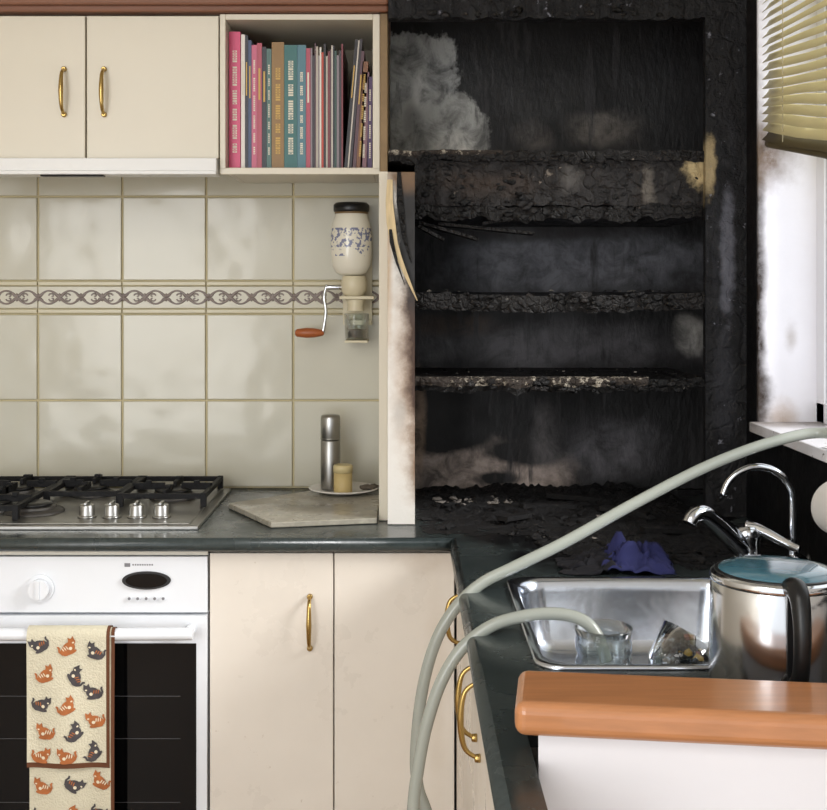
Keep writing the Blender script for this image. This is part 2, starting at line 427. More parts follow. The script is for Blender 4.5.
M_stile=patchmat('scorched_stile',(17,16,18),[(.622,1.62,.018,.08,(170,150,112),.5,.8),(.66,1.44,.02,.2,(100,100,108),.7,.8),(.655,1.15,.03,.2,(50,50,55),.8,.6)],rough=.6,nscale=25,streaks=True,speck=((116,116,124),.61),drips=[((70,70,76),.58,.6),((8,8,8),.58,.9)],gator=26,bump=.6,spec=.3)
w=MB('burnt_shelving',[M_back,M_char,M_ash,M_fascia,M_stile,M_charblk])
w.box(-.034,.699,-.012,-.001,.9015,1.999,0)
def ragged(x0,x1,yf,yb,z0,z1,mi,amp=.006,mie=None,n=110,sag=0.,damp=.5):
    """board with a burnt, uneven front edge"""
    cols=[]
    for i in range(n+1):
        x=x0+(x1-x0)*i/n
        sg=-sag*math.sin(math.pi*i/n)
        a=(noise.noise(Vector((x*16,z0*7,0)))+.6*noise.noise(Vector((x*60,z0*7,2))))*amp
        b=(noise.noise(Vector((x*30,z0*9,5)))+.6*noise.noise(Vector((x*90,z0*9,8))))*amp*damp
        zm=(z0+z1)/2
        cols.append([w.bm.verts.new(c) for c in ((x,yf+a+.002,z0+b+sg),(x,yf+a*.9-.002,zm+sg+b*.3),(x,yf+a*.7,z1+b*.5+sg),(x,yb,z1),(x,yb,z0))])
    for i in range(n):
        for j in range(5):
            m=mie if (j<2 and mie is not None) else mi
            w.face([cols[i][j],cols[i+1][j],cols[i+1][(j+1)%5],cols[i][(j+1)%5]],m)
    w.face(cols[0],mi); w.face(cols[-1][::-1],mi)
ragged(-.034,.615,-.357,-.0125,1.630,1.652,1,.010,1,damp=.8)
ragged(-.034,.20,-.360,-.34,1.642,1.653,2,.010,2)
ragged(.02,.615,-.345,-.325,1.540,1.6335,3,.008,damp=.8)
ragged(.02,.615,-.342,-.0125,1.514,1.5405,5,.014,1,sag=.004,damp=.8)
ragged(.02,.615,-.355,-.0125,1.327,1.361,5,.010,1,sag=.007,damp=.7)
ragged(.02,.615,-.352,-.0125,1.160,1.184,1,.012,5,sag=.005,damp=.7)
ragged(.02,.50,-.358,-.34,1.171,1.187,2,.012,2,sag=.004)
w.box(.615,.699,-.365,-.345,.9015,1.999,4)
w.box(.6985,.6993,-.345,-.0125,.9015,1.999,5)
ragged(-.034,.615,-.36,-.33,1.922,1.999,4,.008,damp=1.0)
for (x,z,l,a) in ((.03,1.510,.13,.28),(.07,1.507,.2,.10),(.16,1.507,.12,-.15),(.03,1.502,.06,.5)):
    M=Matrix.Translation((x,-.30,z))@Matrix.Rotation(a,4,'Y')
    w.box(0,l,-.03,.03,-.006,.0,1,M)
# blistered, curling flakes of char
for i in range(330):
    zz,amp=random.choice([(1.344,.015),(1.344,.015),(1.172,.012),(1.585,.045),(1.585,.045),(1.527,.012),(1.64,.009),(1.95,.02)])
    x=random.uniform(.03,.60); sz=random.uniform(.003,.010)
    r=bmesh.ops.create_icosphere(w.bm,subdivisions=1,radius=1)
    z=zz+random.uniform(-amp,amp)
    yy={1.585:-.345,1.527:-.345,1.95:-.360}.get(zz,-.356)
    for v in r['verts']:
        v.co*=random.uniform(.6,1.25); v.co=Vector((x+v.co.x*sz*1.4,yy+v.co.y*.0035,z+v.co.z*sz*.8))
    mi=random.choice([1,5,5,3])
    for f in {f for v in r['verts'] for f in v.link_faces}: f.material_index=mi; f.smooth=True
w.done()

# left end panel with its splinters
M_panel=patchmat('scorched_end_panel',(216,212,205),[
    (.045,1.22,.092,.36,(164,128,94),.9,1.1),(.045,1.27,.062,.33,(66,46,34),.7,1.6),(.03,1.5,.066,.20,(22,18,16),.6,1.6),(-.0,1.60,.07,.06,(110,82,52),.8,1.0),(.040,1.03,.046,.14,(120,92,66),.9,1.2),(-.034,1.42,.014,.25,(176,140,92),.9,.7),(-.01,1.12,.02,.05,(170,166,160),.9,.6)],rough=.42,distort=.30,nscale=16,bump=.1,spec=.4,fine=.5)
w=MB('scorched_end_panel',[M_panel,M_cream,mat('raw_timber',(200,178,138),.7,var=.35,vscale=30,stretch=(6,6,1)),M_charblk])
w.box(-.0345,.0195,-.44,-.366,.9012,1.60,0)
w.box(-.0345,.0,-.366,-.013,.9012,1.60,0)
w.box(-.0525,-.035,-.40,-.011,.9012,1.605,1)
def strip(pts,wd,th,mi,pk=.35):
    n=len(pts);rows=[]
    for i,p in enumerate(pts):
        ww=wd*(1-.9*abs(i/(n-1)-pk)/max(pk,1-pk))
        rows.append([w.bm.verts.new((p[0]+s*ww,p[1]+q*th,p[2])) for s,q in ((-.5,-.5),(.5,-.5),(.5,.5),(-.5,.5))])
    for i in range(n-1):
        for j in range(4): w.face([rows[i][j],rows[i][(j+1)%4],rows[i+1][(j+1)%4],rows[i+1][j]],mi)
    w.face(rows[0],mi); w.face(rows[-1][::-1],mi)
strip([(-.030,-.441,1.585),(-.031,-.446,1.54),(-.028,-.450,1.50),(-.022,-.455,1.46),(-.012,-.458,1.43),(.000,-.457,1.40),(.013,-.453,1.37),(.024,-.447,1.345)],.018,.004,2,.3)
strip([(-.030,-.448,1.50),(-.026,-.460,1.46),(-.016,-.465,1.42),(.000,-.461,1.375)],.009,.003,3)
strip([(-.012,-.442,1.60),(-.010,-.444,1.54),(-.002,-.447,1.47),(.012,-.446,1.42)],.014,.004,3)
w.done(.0006)

# ------------------------------------------------------------------ benchtop
M_bench=patchmat('dark_green_benchtop',(50,57,57),[
    (.38,-.20,.40,.38,(11,10,11),.3,1.6),(.48,-.60,.37,.30,(13,13,14),.5,1.6),(.62,-1.0,.12,.45,(14,14,15),.5,1.2),
    (.12,-.14,.08,.05,(130,124,120),.8,.6),(-.45,-.5,.25,.05,(78,86,84),.9,.5)],axes=('X','Y'),rough=.24,nscale=8,bump=.06,fscale=90,speck=((120,124,122),.66),spec=.5)
w=MB('kitchen_benchtop',[M_bench])
zt,zb=.90,.874
sx0,sx1,sy0,sy1=.172,.520,-1.332,-.898
w.box(-1.3,.6995,-.5595,-.0005,zb,zt)
w.box(.0955,sx0,-1.52,-.56,zb,zt); w.box(sx0,sx1,sy1,-.56,zb,zt); w.box(sx1,.6995,-1.52,-.56,zb,zt); w.box(sx0,sx1,-1.52,sy0,zb,zt)
w.box(.0955,.128,-1.85,-1.5205,zb,zt)
zc=(zt+zb)/2
def nose(p0,p1):
    p0=Vector(p0);p1=Vector(p1); w.lathe(p0,[(.013,0),(.013,(p1-p0).length)],0,20,M=(p1-p0).to_track_quat('Z','Y').to_matrix().to_4x4())
nose((-1.3,-.5595,zc),(.0955,-.5595,zc)); nose((.0955,-.5595,zc),(.0955,-1.85,zc))
w.done()
M_deb=patchmat('charcoal',(14,12,13),[],rough=.6,bump=1,speck=((84,78,74),.65),fscale=110,spec=.35)
w=MB('charred_debris',[M_deb,mat('ash_flakes',(118,112,106),.9,var=.4,vscale=30)])
def skip(x,y):
    return (abs(x-.350)<.11 and abs(y+.80)<.075) or ((x-.575)**2+(y+.80)**2<.045**2) or x<.025
def crust(x0,x1,y0,y1,nx,ny,hm):
    grid=[]
    for j in range(ny+1):
        row=[]
        for i in range(nx+1):
            u=i/nx;v=j/ny
            x=x0+(x1-x0)*u;y=y0+(y1-y0)*v
            e=min(1,min(u,1-u)*6); e2=min(v*3,1)
            q=Vector((x*14,y*14,1.7))
            h=(noise.noise(q)*.5+.28+.45*noise.noise(q*3.1)+.3*noise.noise(q*8))*hm*e*e2*(.35+.65*v)
            if skip(x,y): h=0
            row.append(w.bm.verts.new((x,y,.9004+max(h,0))))
        grid.append(row)
    for j in range(ny):
        for i in range(nx):
            q=(grid[j][i],grid[j][i+1],grid[j+1][i+1],grid[j+1][i])
            if max(v.co.z for v in q)>.9006: w.face(q,0,True)
crust(.024,.612,-.55,-.014,120,110,.028)
crust(.28,.69,-.82,-.48,80,66,.016)
def chunk(x,y,z,sz,mi):
    r=bmesh.ops.create_icosphere(w.bm,subdivisions=1,radius=1)
    S=Matrix.Translation((x,y,z+sz*.18))@Matrix.Rotation(random.uniform(0,6.3),4,'Z')@Matrix.Rotation(random.uniform(-.3,.3),4,'X')@Matrix.Diagonal((sz*random.uniform(.5,1.4),sz*random.uniform(.4,.9),sz*random.uniform(.2,.55),1))
    for v in r['verts']:
        v.co*=random.uniform(.65,1.3); v.co=S@v.co
        v.co.z=max(v.co.z,z)
    for f in {f for v in r['verts'] for f in v.link_faces}: f.material_index=mi
for i in range(900):
    x=random.uniform(.04,.66); y=-.02-abs(random.gauss(0,.26))
    if y<-.60 or (x>.6 and y>-.38) or skip(x,y): continue
    chunk(x,y,.9015,random.choice([.003,.004,.005,.006,.008,.011,.016]),1 if random.random()<.03 else 0)
for i in range(480):
    x,y=random.uniform(.24,.66),random.uniform(-.84,-.45)
    if skip(x,y): continue
    chunk(x,y,.9005,random.choice([.002,.003,.004,.006,.010,.015]),1 if random.random()<.02 else 0)
for i in range(45):
    chunk(random.gauss(.17,.035),random.gauss(-.22,.02),.906,random.choice([.004,.006,.010]),1)
for (x,y,l,a) in ((.30,-.30,.12,.3),(.45,-.36,.10,-.5),(.22,-.42,.09,.9),(.50,-.55,.11,.2),(.38,-.20,.14,-.1)):
    M=Matrix.Translation((x,y,.908))@Matrix.Rotation(a,4,'Z')@Matrix.Rotation(.06,4,'Y')
    w.box(-l/2,l/2,-.012,.012,0,.009,0,M)
w.done()
w=MB('shelf_char_crumbs',[M_deb,mat('ash_crumbs',(140,134,126),.9,var=.3,vscale=30)])
for i in range(110):
    zz=random.choice([1.1865,1.1865,1.3625,1.653]); chunk(random.uniform(.04,.58),random.uniform(-.33,-.1),zz,random.choice([.003,.004,.006,.008]),random.choice([0,0,0,1]))
w.done()

# ------------------------------------------------------------------ base cabinets
M_kick=mat('kickboard',(60,55,50),.6)
w=MB('base_cabinet',[M_cream2,M_brass,M_kick])
w.box(-.371,.095,-.53,-.011,.10,.8735,0)
w.box(-1.29,-.97,-.53,-.011,.10,.8735,0)
w.box(-1.29,.14,-.48,-.02,0,.0995,2)
for a,b in ((-.3695,-.136),(-.1335,.0935)):
    w.box(a,b,-.548,-.5305,.11,.868,0)
bow_handle(w,-.180,-.548,.689,.786,mi=1)
w.done(.002)
w=MB('sink_base_cabinet',[M_cream2,M_brass,M_kick])
w.box(.1135,.128,-1.84,-.549,.10,.8735,0)
w.box(.15,.60,-1.48,-.60,0,.0995,2)
for a,b in ((-.80,-.552),(-1.228,-.803),(-1.62,-1.231),(-1.84,-1.623)):
    w.box(.0975,.113,a,b,.11,.868,0)
bow_handle(w,.0975,-.770,.762,.846,out=(-1,0),mi=1)
bow_handle(w,.0975,-1.195,.762,.86,out=(-1,0),mi=1,d=.026,r=.003)
bow_handle(w,.0975,-1.265,.762,.86,out=(-1,0),mi=1,d=.026,r=.003)
w.done(.002)

# ------------------------------------------------------------------ oven
M_og=mat('oven_glass',(7,7,8),.08,spec=.3)
w=MB('wall_oven',[M_white,M_og,M_black,mat('oven_mark',(120,120,124),.5),mat('oven_top_trim',(220,215,202),.4),mat('oven_rack_chrome',(60,60,62),.4)])
ox0,ox1=-.968,-.3735
w.box(ox0,ox1,-.53,-.02,.12,.8625,0)
w.box(ox0,ox1,-.545,-.02,.864,.8735,4)
w.box(ox0,ox1,-.552,-.5305,.757,.862,0)
w.box(ox0,ox1,-.556,-.5305,.14,.752,0)
w.box(ox0+.022,ox1-.020,-.5578,-.5562,.17,.700,1)
for z in (.28,.40,.52,.60): w.box(ox0+.05,ox1-.05,-.5583,-.5579,z,z+.0015,5)
w.tube([(ox0+.02,-.592,.728),(ox0+.2,-.596,.728),(ox1-.2,-.596,.728),(ox1-.02,-.592,.728)],.0115,0,seg=16)
for x in (ox0+.03,ox1-.03): w.cyl((x,-.556,.728),(x,-.592,.728),.010,.010,0)
def yl(w,c,rr,yd,mi,sx=1,sz=1,seg=32):
    w.lathe(c,[(rr,0),(rr,yd)],mi,seg,M=Matrix.Rotation(math.pi/2,4,'X')@Matrix.Diagonal((sx,sz,1,1)))
for x in (-.688,-.80,-.90):
    yl(w,(x,-.5525,.803),.026,.004,0); yl(w,(x,-.5565,.803),.019,.014,0)
    w.box(x-.003,x+.003,-.574,-.5705,.786,.820,0)
yl(w,(-.488,-.5522,.818),.02,.004,2,sx=2.3,sz=.85); yl(w,(-.488,-.556,.818),.017,.001,1,sx=2.3,sz=.8)
for i in range(5):
    yl(w,(-.520+i*.016,-.5522,.784),.0048,.004,0 ); yl(w,(-.520+i*.016,-.5562,.784),.0028,.0008,3 )
for i in range(9): w.box(-.515+i*.0045,-.512+i*.0045,-.5524,-.552,.8455,.8485,3)
w.box(-.53,-.519,-.5524,-.552,.843,.850,3)
w.done(.003)

# tea towel with cats
M_tw=mat('towel_cotton',(206,199,176),.9,bump=.3,bscale=300,var=.08,vscale=20)
M_tb=mat('towel_brown_edge',(96,58,36),.9)
M_co=mat('cat_orange',(168,100,56),.9,var=.45,vscale=60); M_cg=mat('cat_grey',(72,68,70),.9,var=.45,vscale=90); M_cw=mat('cat_cream',(222,210,184),.9)
w=MB('tea_towel',[M_tw,M_tb,M_co,M_cg,M_cw])
def tw_y(x,z,layer): 
    hang=(.735-z)
    return (-.6125 if layer==0 else -.6065)+.0035*math.sin(x*55+1.2*layer+z*3)*min(1,max(0,hang)*6)
def sheet(x0,x1,z0,z1,layer):
    nx,nz=24,26
    grid=[]
    for j in range(nz+1):
        z=z1+(z0-z1)*j/nz
        grid.append([w.bm.verts.new((x0+(x1-x0)*i/nx,tw_y(x0+(x1-x0)*i/nx,z,layer),z)) for i in range(nx+1)])
    for a in (30,60,90,120,150):
        an=math.radians(a)
        r=.0165 if layer==0 else .0135
        row=[w.bm.verts.new((x0+(x1-x0)*i/nx,-.596-r*math.cos(an),.7285+r*math.sin(an))) for i in range(nx+1)]
        grid.insert(0,row)
    for j in range(len(grid)-1):
        for i in range(nx):
            mi=1 if (i==nx-1 or j==len(grid)-2 ) else 0
            w.face([grid[j][i],grid[j][i+1],grid[j+1][i+1],grid[j+1][i]],mi,True)
sheet(-.693,-.535,.30,.728,1)
sheet(-.696,-.543,.487,.728,0)
def cat(cx,cz,s,mi,layer,flip=1,rot=0):
    def P(u,v,o=0.0015):
        x=cx+s*flip*(u*math.cos(rot)-v*math.sin(rot)); z=cz+s*(u*math.sin(rot)+v*math.cos(rot))
        return w.bm.verts.new((x,tw_y(x,z,layer)-o,z))
    def ell(u,v,a,b,m,o=.0015,n=14,ph=0):
        w.face([P(u+a*math.cos(t)*math.cos(ph)-b*math.sin(t)*math.sin(ph),v+a*math.cos(t)*math.sin(ph)+b*math.sin(t)*math.cos(ph),o) for t in [2*math.pi*k/n for k in range(n)]],m)
    ell(0,0,.60,.48,mi,ph=.35)
    ell(.44,.40,.32,.30,mi,.0017)
    w.face([P(.20,.54,.0018),P(.24,.86,.0018),P(.46,.66,.0018)],mi); w.face([P(.48,.66,.0018),P(.70,.86,.0018),P(.74,.52,.0018)],mi)
    ell(-.34,-.14,.42,.42,mi,.0019)
    ell(.05,-.40,.52,.17,mi,.0016)
    w.face([P(*p) for p in [(-.6,-.2),(-.76,.05),(-.68,.30),(-.76,.46),(-.92,.46),(-.86,.28),(-.94,0),(-.72,-.42)]],mi)
    ell(.16,-.08,.15,.14,4,.0021); ell(.54,.30,.10,.07,4,.0021)
    for k in (-.50,-.30,-.10): ell(k,.08,.05,.20,(4 if mi==2 else 2),.0021,n=8,ph=.3)
for i,(x,z,g) in enumerate([(-.672,.712,1),(-.618,.708,0),(-.570,.700,1),(-.660,.658,0),(-.606,.655,1),(-.668,.603,1),(-.574,.625,1),(-.620,.600,0),(-.662,.552,0),(-.606,.552,1),(-.570,.573,0),(-.668,.508,0),(-.622,.508,0),(-.572,.515,1)]):
    cat(x,z,.0215,3 if g else 2,0,flip=1 if i%2 else -1,rot=random.uniform(-1.3,1.3))
for i,(x,z,g) in enumerate([(-.668,.450,0),(-.61,.452,1),(-.562,.46,0),(-.67,.395,1),(-.615,.395,0),(-.562,.40,1),(-.66,.345,0)]):
    cat(x,z,.0215,3 if g else 2,1,flip=1 if i%2 else -1,rot=random.uniform(-1.2,1.2))
ob=w.done(recalc=False)

# ------------------------------------------------------------------ cooktop
w=MB('gas_cooktop',[M_steel,M_iron,M_black,M_alu,M_satin])
cx0,cx1,cy0,cy1=-.992,-.402,-.490,-.045
w.box(cx0,cx1,cy0,cy1,.9005,.907,0)
w.box(cx0+.02,cx1-.02,cy0+.02,cy1-.02,.907,.909,0)
burn=[(-.86,-.33,.045),(-.86,-.15,.035),(-.70,-.14,.04),(-.51,-.18,.042)]
for (x,y,r) in burn[:4]:
    w.lathe((x,y,.909),[(r+.012,0),(r+.01,.006),(r,.008),(r,.014)],3,32)
    w.lathe((x,y,.924),[(r*.95,0),(r*.95,.004),(r*.8,.007)],2,32)
def grate(x0,x1,y0,y1,cs):
    z=.938; t=.005
    for y in (y0,y1): w.box(x0,x1,y-t,y+t,z-.012,z-.001,1)
    for x in (x0,x1): w.box(x-t,x+t,y0,y1,z-.012,z-.001,1)
    for x in (x0,x1):
        for y in (y0,y1): w.box(x-.006,x+.006,y-.006,y+.006,.909,z,1)
    for (cx,cy) in cs:
        for dx,dy in ((1,0),(-1,0),(0,1),(0,-1)):
            ex = x1 if dx>0 else x0 if dx<0 else cx
            ey = y1 if dy>0 else y0 if dy<0 else cy
            ex = max(min(ex,cx+.11),cx-.11) ; ey=max(min(ey,cy+.10),cy-.10)
            a=(cx+dx*.018,cy+dy*.018)
            w.box(min(a[0],ex)-(.004 if dy else 0),max(a[0],ex)+(.004 if dy else 0),min(a[1],ey)-(.004 if dx else 0),max(a[1],ey)+(.004 if dx else 0),z-.011,z+.004,1)
            w.box((a[0]+ex)/2-.006,(a[0]+ex)/2+.006,(a[1]+ey)/2-.006,(a[1]+ey)/2+.006,z,z+.009,1)
grate(-.975,-.775,-.43,-.06,[(-.86,-.33),(-.86,-.15)])
grate(-.765,-.61,-.26,-.06,[(-.70,-.14)])
grate(-.60,-.425,-.29,-.06,[(-.51,-.18)])
w.lathe((-.765,-.345,.909),[(.062,0),(.058,.006),(.045,.008),(.045,.013)],3,36)
w.lathe((-.765,-.345,.9222),[(.036,0),(.036,.005),(.028,.008)],2,32)
for i,x in enumerate((-.640,-.590,-.540,-.490)):
    y=-.405
    w.lathe((x,y,.909),[(.019,0),(.019,.003),(.0155,.004),(.0148,.024),(.0135,.026)],4,28)
    w.box(x-.003,x+.003,y-.0145,y+.0145,.935,.940,4)
w.done(.0012)

# ------------------------------------------------------------------ board, plate, flask, cup
w=MB('marble_board',[patchmat('grey_marble',(154,149,136),[(-.2,-.3,.12,.04,(118,113,102),.9,.8),(-.12,-.38,.10,.03,(180,175,164),.9,.8),(-.3,-.3,.05,.05,(180,175,164),.9,.7)],axes=('X','Y'),rough=.3,nscale=14,bump=.02,distort=1.2)])
w.prism([(-.376,-.265),(-.262,-.475),(-.056,-.43),(-.056,-.165),(-.165,-.055)],.9008,.912)
w.done(.002)
w=MB('dinner_plate',[mat('white_china',(218,214,208),.2)])
w.lathe((-.137,-.135,.9125),[(.03,0),(.045,.001),(.078,.010),(.079,.012),(.076,.0125),(.046,.004),(.0,.0035)],0,48,capt=False)
w.done()
w=MB('thermos_flask',[M_steel,M_satin])
w.lathe((-.168,-.115,.9175),[(.021,0),(.0225,.004),(.0225,.108),(.0205,.112)],0,32)
w.lathe((-.168,-.115,.9296),[(.0208,.100),(.0225,.103),(.0225,.148),(.0205,.154),(.012,.156)],1,32)
w.lathe((-.168,-.115,1.03),[(.0232,0),(.0232,.003)],1,32)
w.done()
w=MB('candle_jar',[mat('tan_wax',(186,164,112),.5),mat('jar_lid_cream',(196,180,134),.4)])
w.lathe((-.137,-.172,.9175),[(.019,0),(.0205,.003),(.0205,.046)],0,28)
w.lathe((-.137,-.172,.9637),[(.0215,0),(.0215,.014),(.019,.017)],1,28)
w.done()
w=MB('soot_stained_rag',[mat('dark_rag',(84,76,66),.9,var=.4,vscale=40)])
for i in range(5):
    r=bmesh.ops.create_icosphere(w.bm,subdivisions=2,radius=1)
    for v in r['verts']:
        v.co*=1+.35*noise.noise(v.co*2+Vector((i,0,0))); v.co=Vector((v.co.x*.012+(-.09+i*.005),v.co.y*.010-.145+.006*math.sin(i*2),max(v.co.z*.006+.9265,.9205)))
w.done()

# ------------------------------------------------------------------ wall coffee grinder
m,nt,b=newmat('painted_porcelain')
geo=nt.nodes.new('ShaderNodeNewGeometry'); sep=nt.nodes.new('ShaderNodeSeparateXYZ'); nt.links.new(geo.outputs['Position'],sep.inputs[0])
nz=nt.nodes.new('ShaderNodeTexNoise'); nz.inputs['Scale'].default_value=110; nz.inputs['Detail'].default_value=4; nt.links.new(geo.outputs['Position'],nz.inputs['Vector'])
def comp(center,half,thr):
    zz=nt.nodes.new('ShaderNodeMath'); zz.operation='COMPARE'; zz.inputs[1].default_value=center; zz.inputs[2].default_value=half; nt.links.new(sep.outputs['Z'],zz.inputs[0])
    r1=nt.nodes.new('ShaderNodeMapRange'); r1.inputs['From Min'].default_value=thr; r1.inputs['From Max'].default_value=thr+.04; nt.links.new(nz.outputs['Fac'],r1.inputs['Value'])
    mu=nt.nodes.new('ShaderNodeMath'); mu.operation='MULTIPLY'; nt.links.new(r1.outputs[0],mu.inputs[0]); nt.links.new(zz.outputs[0],mu.inputs[1]); return mu.outputs[0]
a1=comp(1.485,.022,.50); a2=comp(1.455,.012,.58)
mxx=nt.nodes.new('ShaderNodeMath'); mxx.operation='MAXIMUM'; nt.links.new(a1,mxx.inputs[0]); nt.links.new(a2,mxx.inputs[1])
mx=nt.nodes.new('ShaderNodeMix'); mx.data_type='RGBA'; mx.inputs['A'].default_value=(*lin((224,219,204)),1); mx.inputs['B'].default_value=(*lin((122,126,152)),1)
nt.links.new(mxx.outputs[0],mx.inputs['Factor']); nt.links.new(mx.outputs['Result'],b.inputs['Base Color']); b.inputs['Roughness'].default_value=.15
M_porc=m
w=MB('wall_coffee_grinder',[M_porc,M_black,mat('cream_cast_iron',(206,196,168),.35),M_chrome,mat('handle_wood',(160,88,48),.35),M_glass,mat('band_brown',(120,96,64),.4),mat('ground_coffee_residue',(96,88,80),.5)])
gx,gy=-.123,-.073
w.lathe((gx,gy,1.400),[(.026,0),(.036,.006),(.044,.022),(.0475,.05),(.0475,.09),(.043,.120),(.038,.134),(.037,.140)],0,40)
w.lathe((gx,gy,1.5402),[(.0385,0),(.0385,.004)],6,40)
w.lathe((gx,gy,1.5445),[(.0395,0),(.041,.004),(.041,.016),(.036,.021),(.01,.023)],1,40)
w.box(gx-.022,gx+.046,-.024,-.0145,1.29,1.45,2)
w.lathe((gx+.006,gy,1.352),[(.020,0),(.028,.010),(.030,.030),(.026,.046)],2,32)
w.box(gx-.012,gx+.026,-.07,-.024,1.358,1.385,2)
w.box(gx-.026,gx+.052,-.10,-.024,1.345,1.352,2)
w.lathe((gx+.010,gy,1.318),[(.020,0),(.018,.012),(.022,.0265)],2,32)
w.box(gx-.020,gx+.046,-.05,-.0145,1.285,1.296,2)
w.cyl((gx-.022,gy,1.372),(gx-.058,gy,1.372),.006,mi=3)
w.tube([(gx-.056,gy,1.378),(gx-.062,gy-.004,1.35),(gx-.058,gy-.006,1.315),(gx-.065,gy-.008,1.266)],.004,3)
w.lathe((gx-.062,gy-.008,1.268),[(.004,0),(.007,.004),(.0105,.022),(.0115,.040),(.009,.062),(.005,.066)],4,24,M=Matrix.Rotation(-math.pi/2,4,'Y'))
w.lathe((gx+.012,gy,1.252),[(.024,0),(.026,.003),(.0285,.060),(.0268,.060),(.0245,.005),(0.0,.005)],5,32,capt=False)
w.lathe((gx+.012,gy,1.2575),[(.0235,0),(.0245,.018),(.0,.020)],7,24,capt=False)
w.box(gx-.014,gx+.038,gy-.026,-.0145,1.246,1.2515,2)
w.box(gx+.004,gx+.02,-.03,-.0145,1.246,1.30,2)
w.done(.0012)

# ------------------------------------------------------------------ sink
def rrect(cx,cy,hx,hy,r,z,n=8):
    out=[]
    for qx,qy,a0 in ((1,1,0),(-1,1,90),(-1,-1,180),(1,-1,270)):
        for k in range(n+1):
            a=math.radians(a0+90*k/n)
            out.append((cx+qx*(hx-r)+r*math.cos(a),cy+qy*(hy-r)+r*math.sin(a),z))
    return out
M_sink=mat('sink_steel',(200,206,216),.20,metal=1,bump=.14,bscale=12)
w=MB('kitchen_sink',[M_sink,M_black])
c=(.346,-1.115)
w.loft([rrect(*c,.185,.229,.035,.9008),rrect(*c,.185,.229,.035,.9045),rrect(*c,.182,.226,.035,.9055),rrect(*c,.173,.217,.045,.9045),rrect(*c,.169,.213,.045,.899),
        rrect(*c,.166,.210,.045,.885),rrect(*c,.158,.202,.045,.812),rrect(*c,.148,.192,.045,.797),rrect(*c,.13,.174,.045,.790),rrect(*c,.03,.035,.028,.787)],0)
w.lathe((*c,.7865),[(.036,0),(.036,.003),(.030,.0035)],0,32); w.lathe((*c,.7905),[(.024,0),(.022,.001)],1,24)
w.done(recalc=False)

def ribring(r,z,cx,cy,n=72,rib=.0):
    return [(cx+(r+rib*math.cos(12*2*math.pi*k/n))*math.cos(2*math.pi*k/n),cy+(r+rib*math.cos(12*2*math.pi*k/n))*math.sin(2*math.pi*k/n),z) for k in range(n)]
w=MB('ribbed_glass',[M_glass])
gcx,gcy=.268,-1.195
w.loft([ribring(.030,.7915,gcx,gcy),ribring(.033,.80,gcx,gcy),ribring(.035,.835,gcx,gcy,rib=.0015),ribring(.0335,.842,gcx,gcy),ribring(.0365,.85,gcx,gcy,rib=.0012),ribring(.037,.868,gcx,gcy,rib=.0012),ribring(.035,.875,gcx,gcy),ribring(.038,.882,gcx,gcy),ribring(.0385,.895,gcx,gcy),ribring(.0365,.899,gcx,gcy),ribring(.039,.911,gcx,gcy),ribring(.0375,.912,gcx,gcy),ribring(.034,.89,gcx,gcy),ribring(.031,.802,gcx,gcy)],0)
w.done()
w=MB('glass_bowl_with_burnt_remains',[M_glass,M_deb,mat('singed_yellow',(176,140,50),.7,var=.4,vscale=40),mat('singed_red',(120,50,38),.7)])
T=Matrix.Translation((.372,-1.195,.855))@Matrix.Rotation(.55,4,'Y')@Matrix.Rotation(-.2,4,'X')
w.lathe((0,0,0),[(.02,-.03),(.035,-.026),(.046,-.005),(.048,.045),(.0455,.045),(.043,-.003),(.033,-.022),(0.001,-.025)],0,40,M=T,capt=False)
for i in range(150):
    a=random.uniform(0,6.3);rr=random.uniform(0,.038)
    sz=random.choice([.006,.009,.013])
    p=T@Vector((rr*math.cos(a),rr*math.sin(a),random.uniform(-.01,.042)))
    n0=bmesh.ops.create_icosphere(w.bm,subdivisions=1,radius=1)
    mi=2 if random.random()<.10 else 3 if random.random()<.06 else 1
    for v in n0['verts']:
        v.co=Vector((v.co.x*sz*random.uniform(.5,1.3),v.co.y*sz*random.uniform(.5,1.2),v.co.z*sz*.6*random.uniform(.5,1.3)))+p
    for f in {f for v in n0['verts'] for f in v.link_faces}: f.material_index=mi
w.done()

# ------------------------------------------------------------------ taps
w=MB('mixer_tap',[M_chrome])
w.lathe((.575,-.80,.9005),[(.027,0),(.027,.006),(.022,.010),(.022,.045),(.024,.050),(.024,.062),(.018,.070)],0,32)
w.tube([(.575,-.80,.925),(.548,-.815,.950),(.515,-.835,.980),(.487,-.852,1.000),(.470,-.862,.998),(.462,-.867,.986)],.012,0,seg=20,radii=[.018,.019,.017,.0145,.013,.0115])
w.tube([(.575,-.80,.965),(.592,-.815,.965),(.625,-.85,.950),(.64,-.87,.945)],.008,0,seg=14,radii=[.014,.010,.008,.006],flat=.6)
w.done()
w=MB('filter_tap',[M_chrome])
bx,by=.640,-.836
w.lathe((bx,by,.9005),[(.017,0),(.017,.006),(.009,.012),(.008,.03)],0,28)
pts=[(bx,by,.92),(bx,by,.97),(bx,by,1.02)]
for k in range(0,9):
    a=math.pi*k/8*.94
    pts.append((bx-.058+.058*math.cos(a),by,1.018+.056*math.sin(a)))
w.tube(pts[:3]+pts[4:],.0062,0,seg=16,sub=6)
w.tube([(bx,by-.006,.925),(bx-.004,by-.03,.928)],.004,0)
w.done()

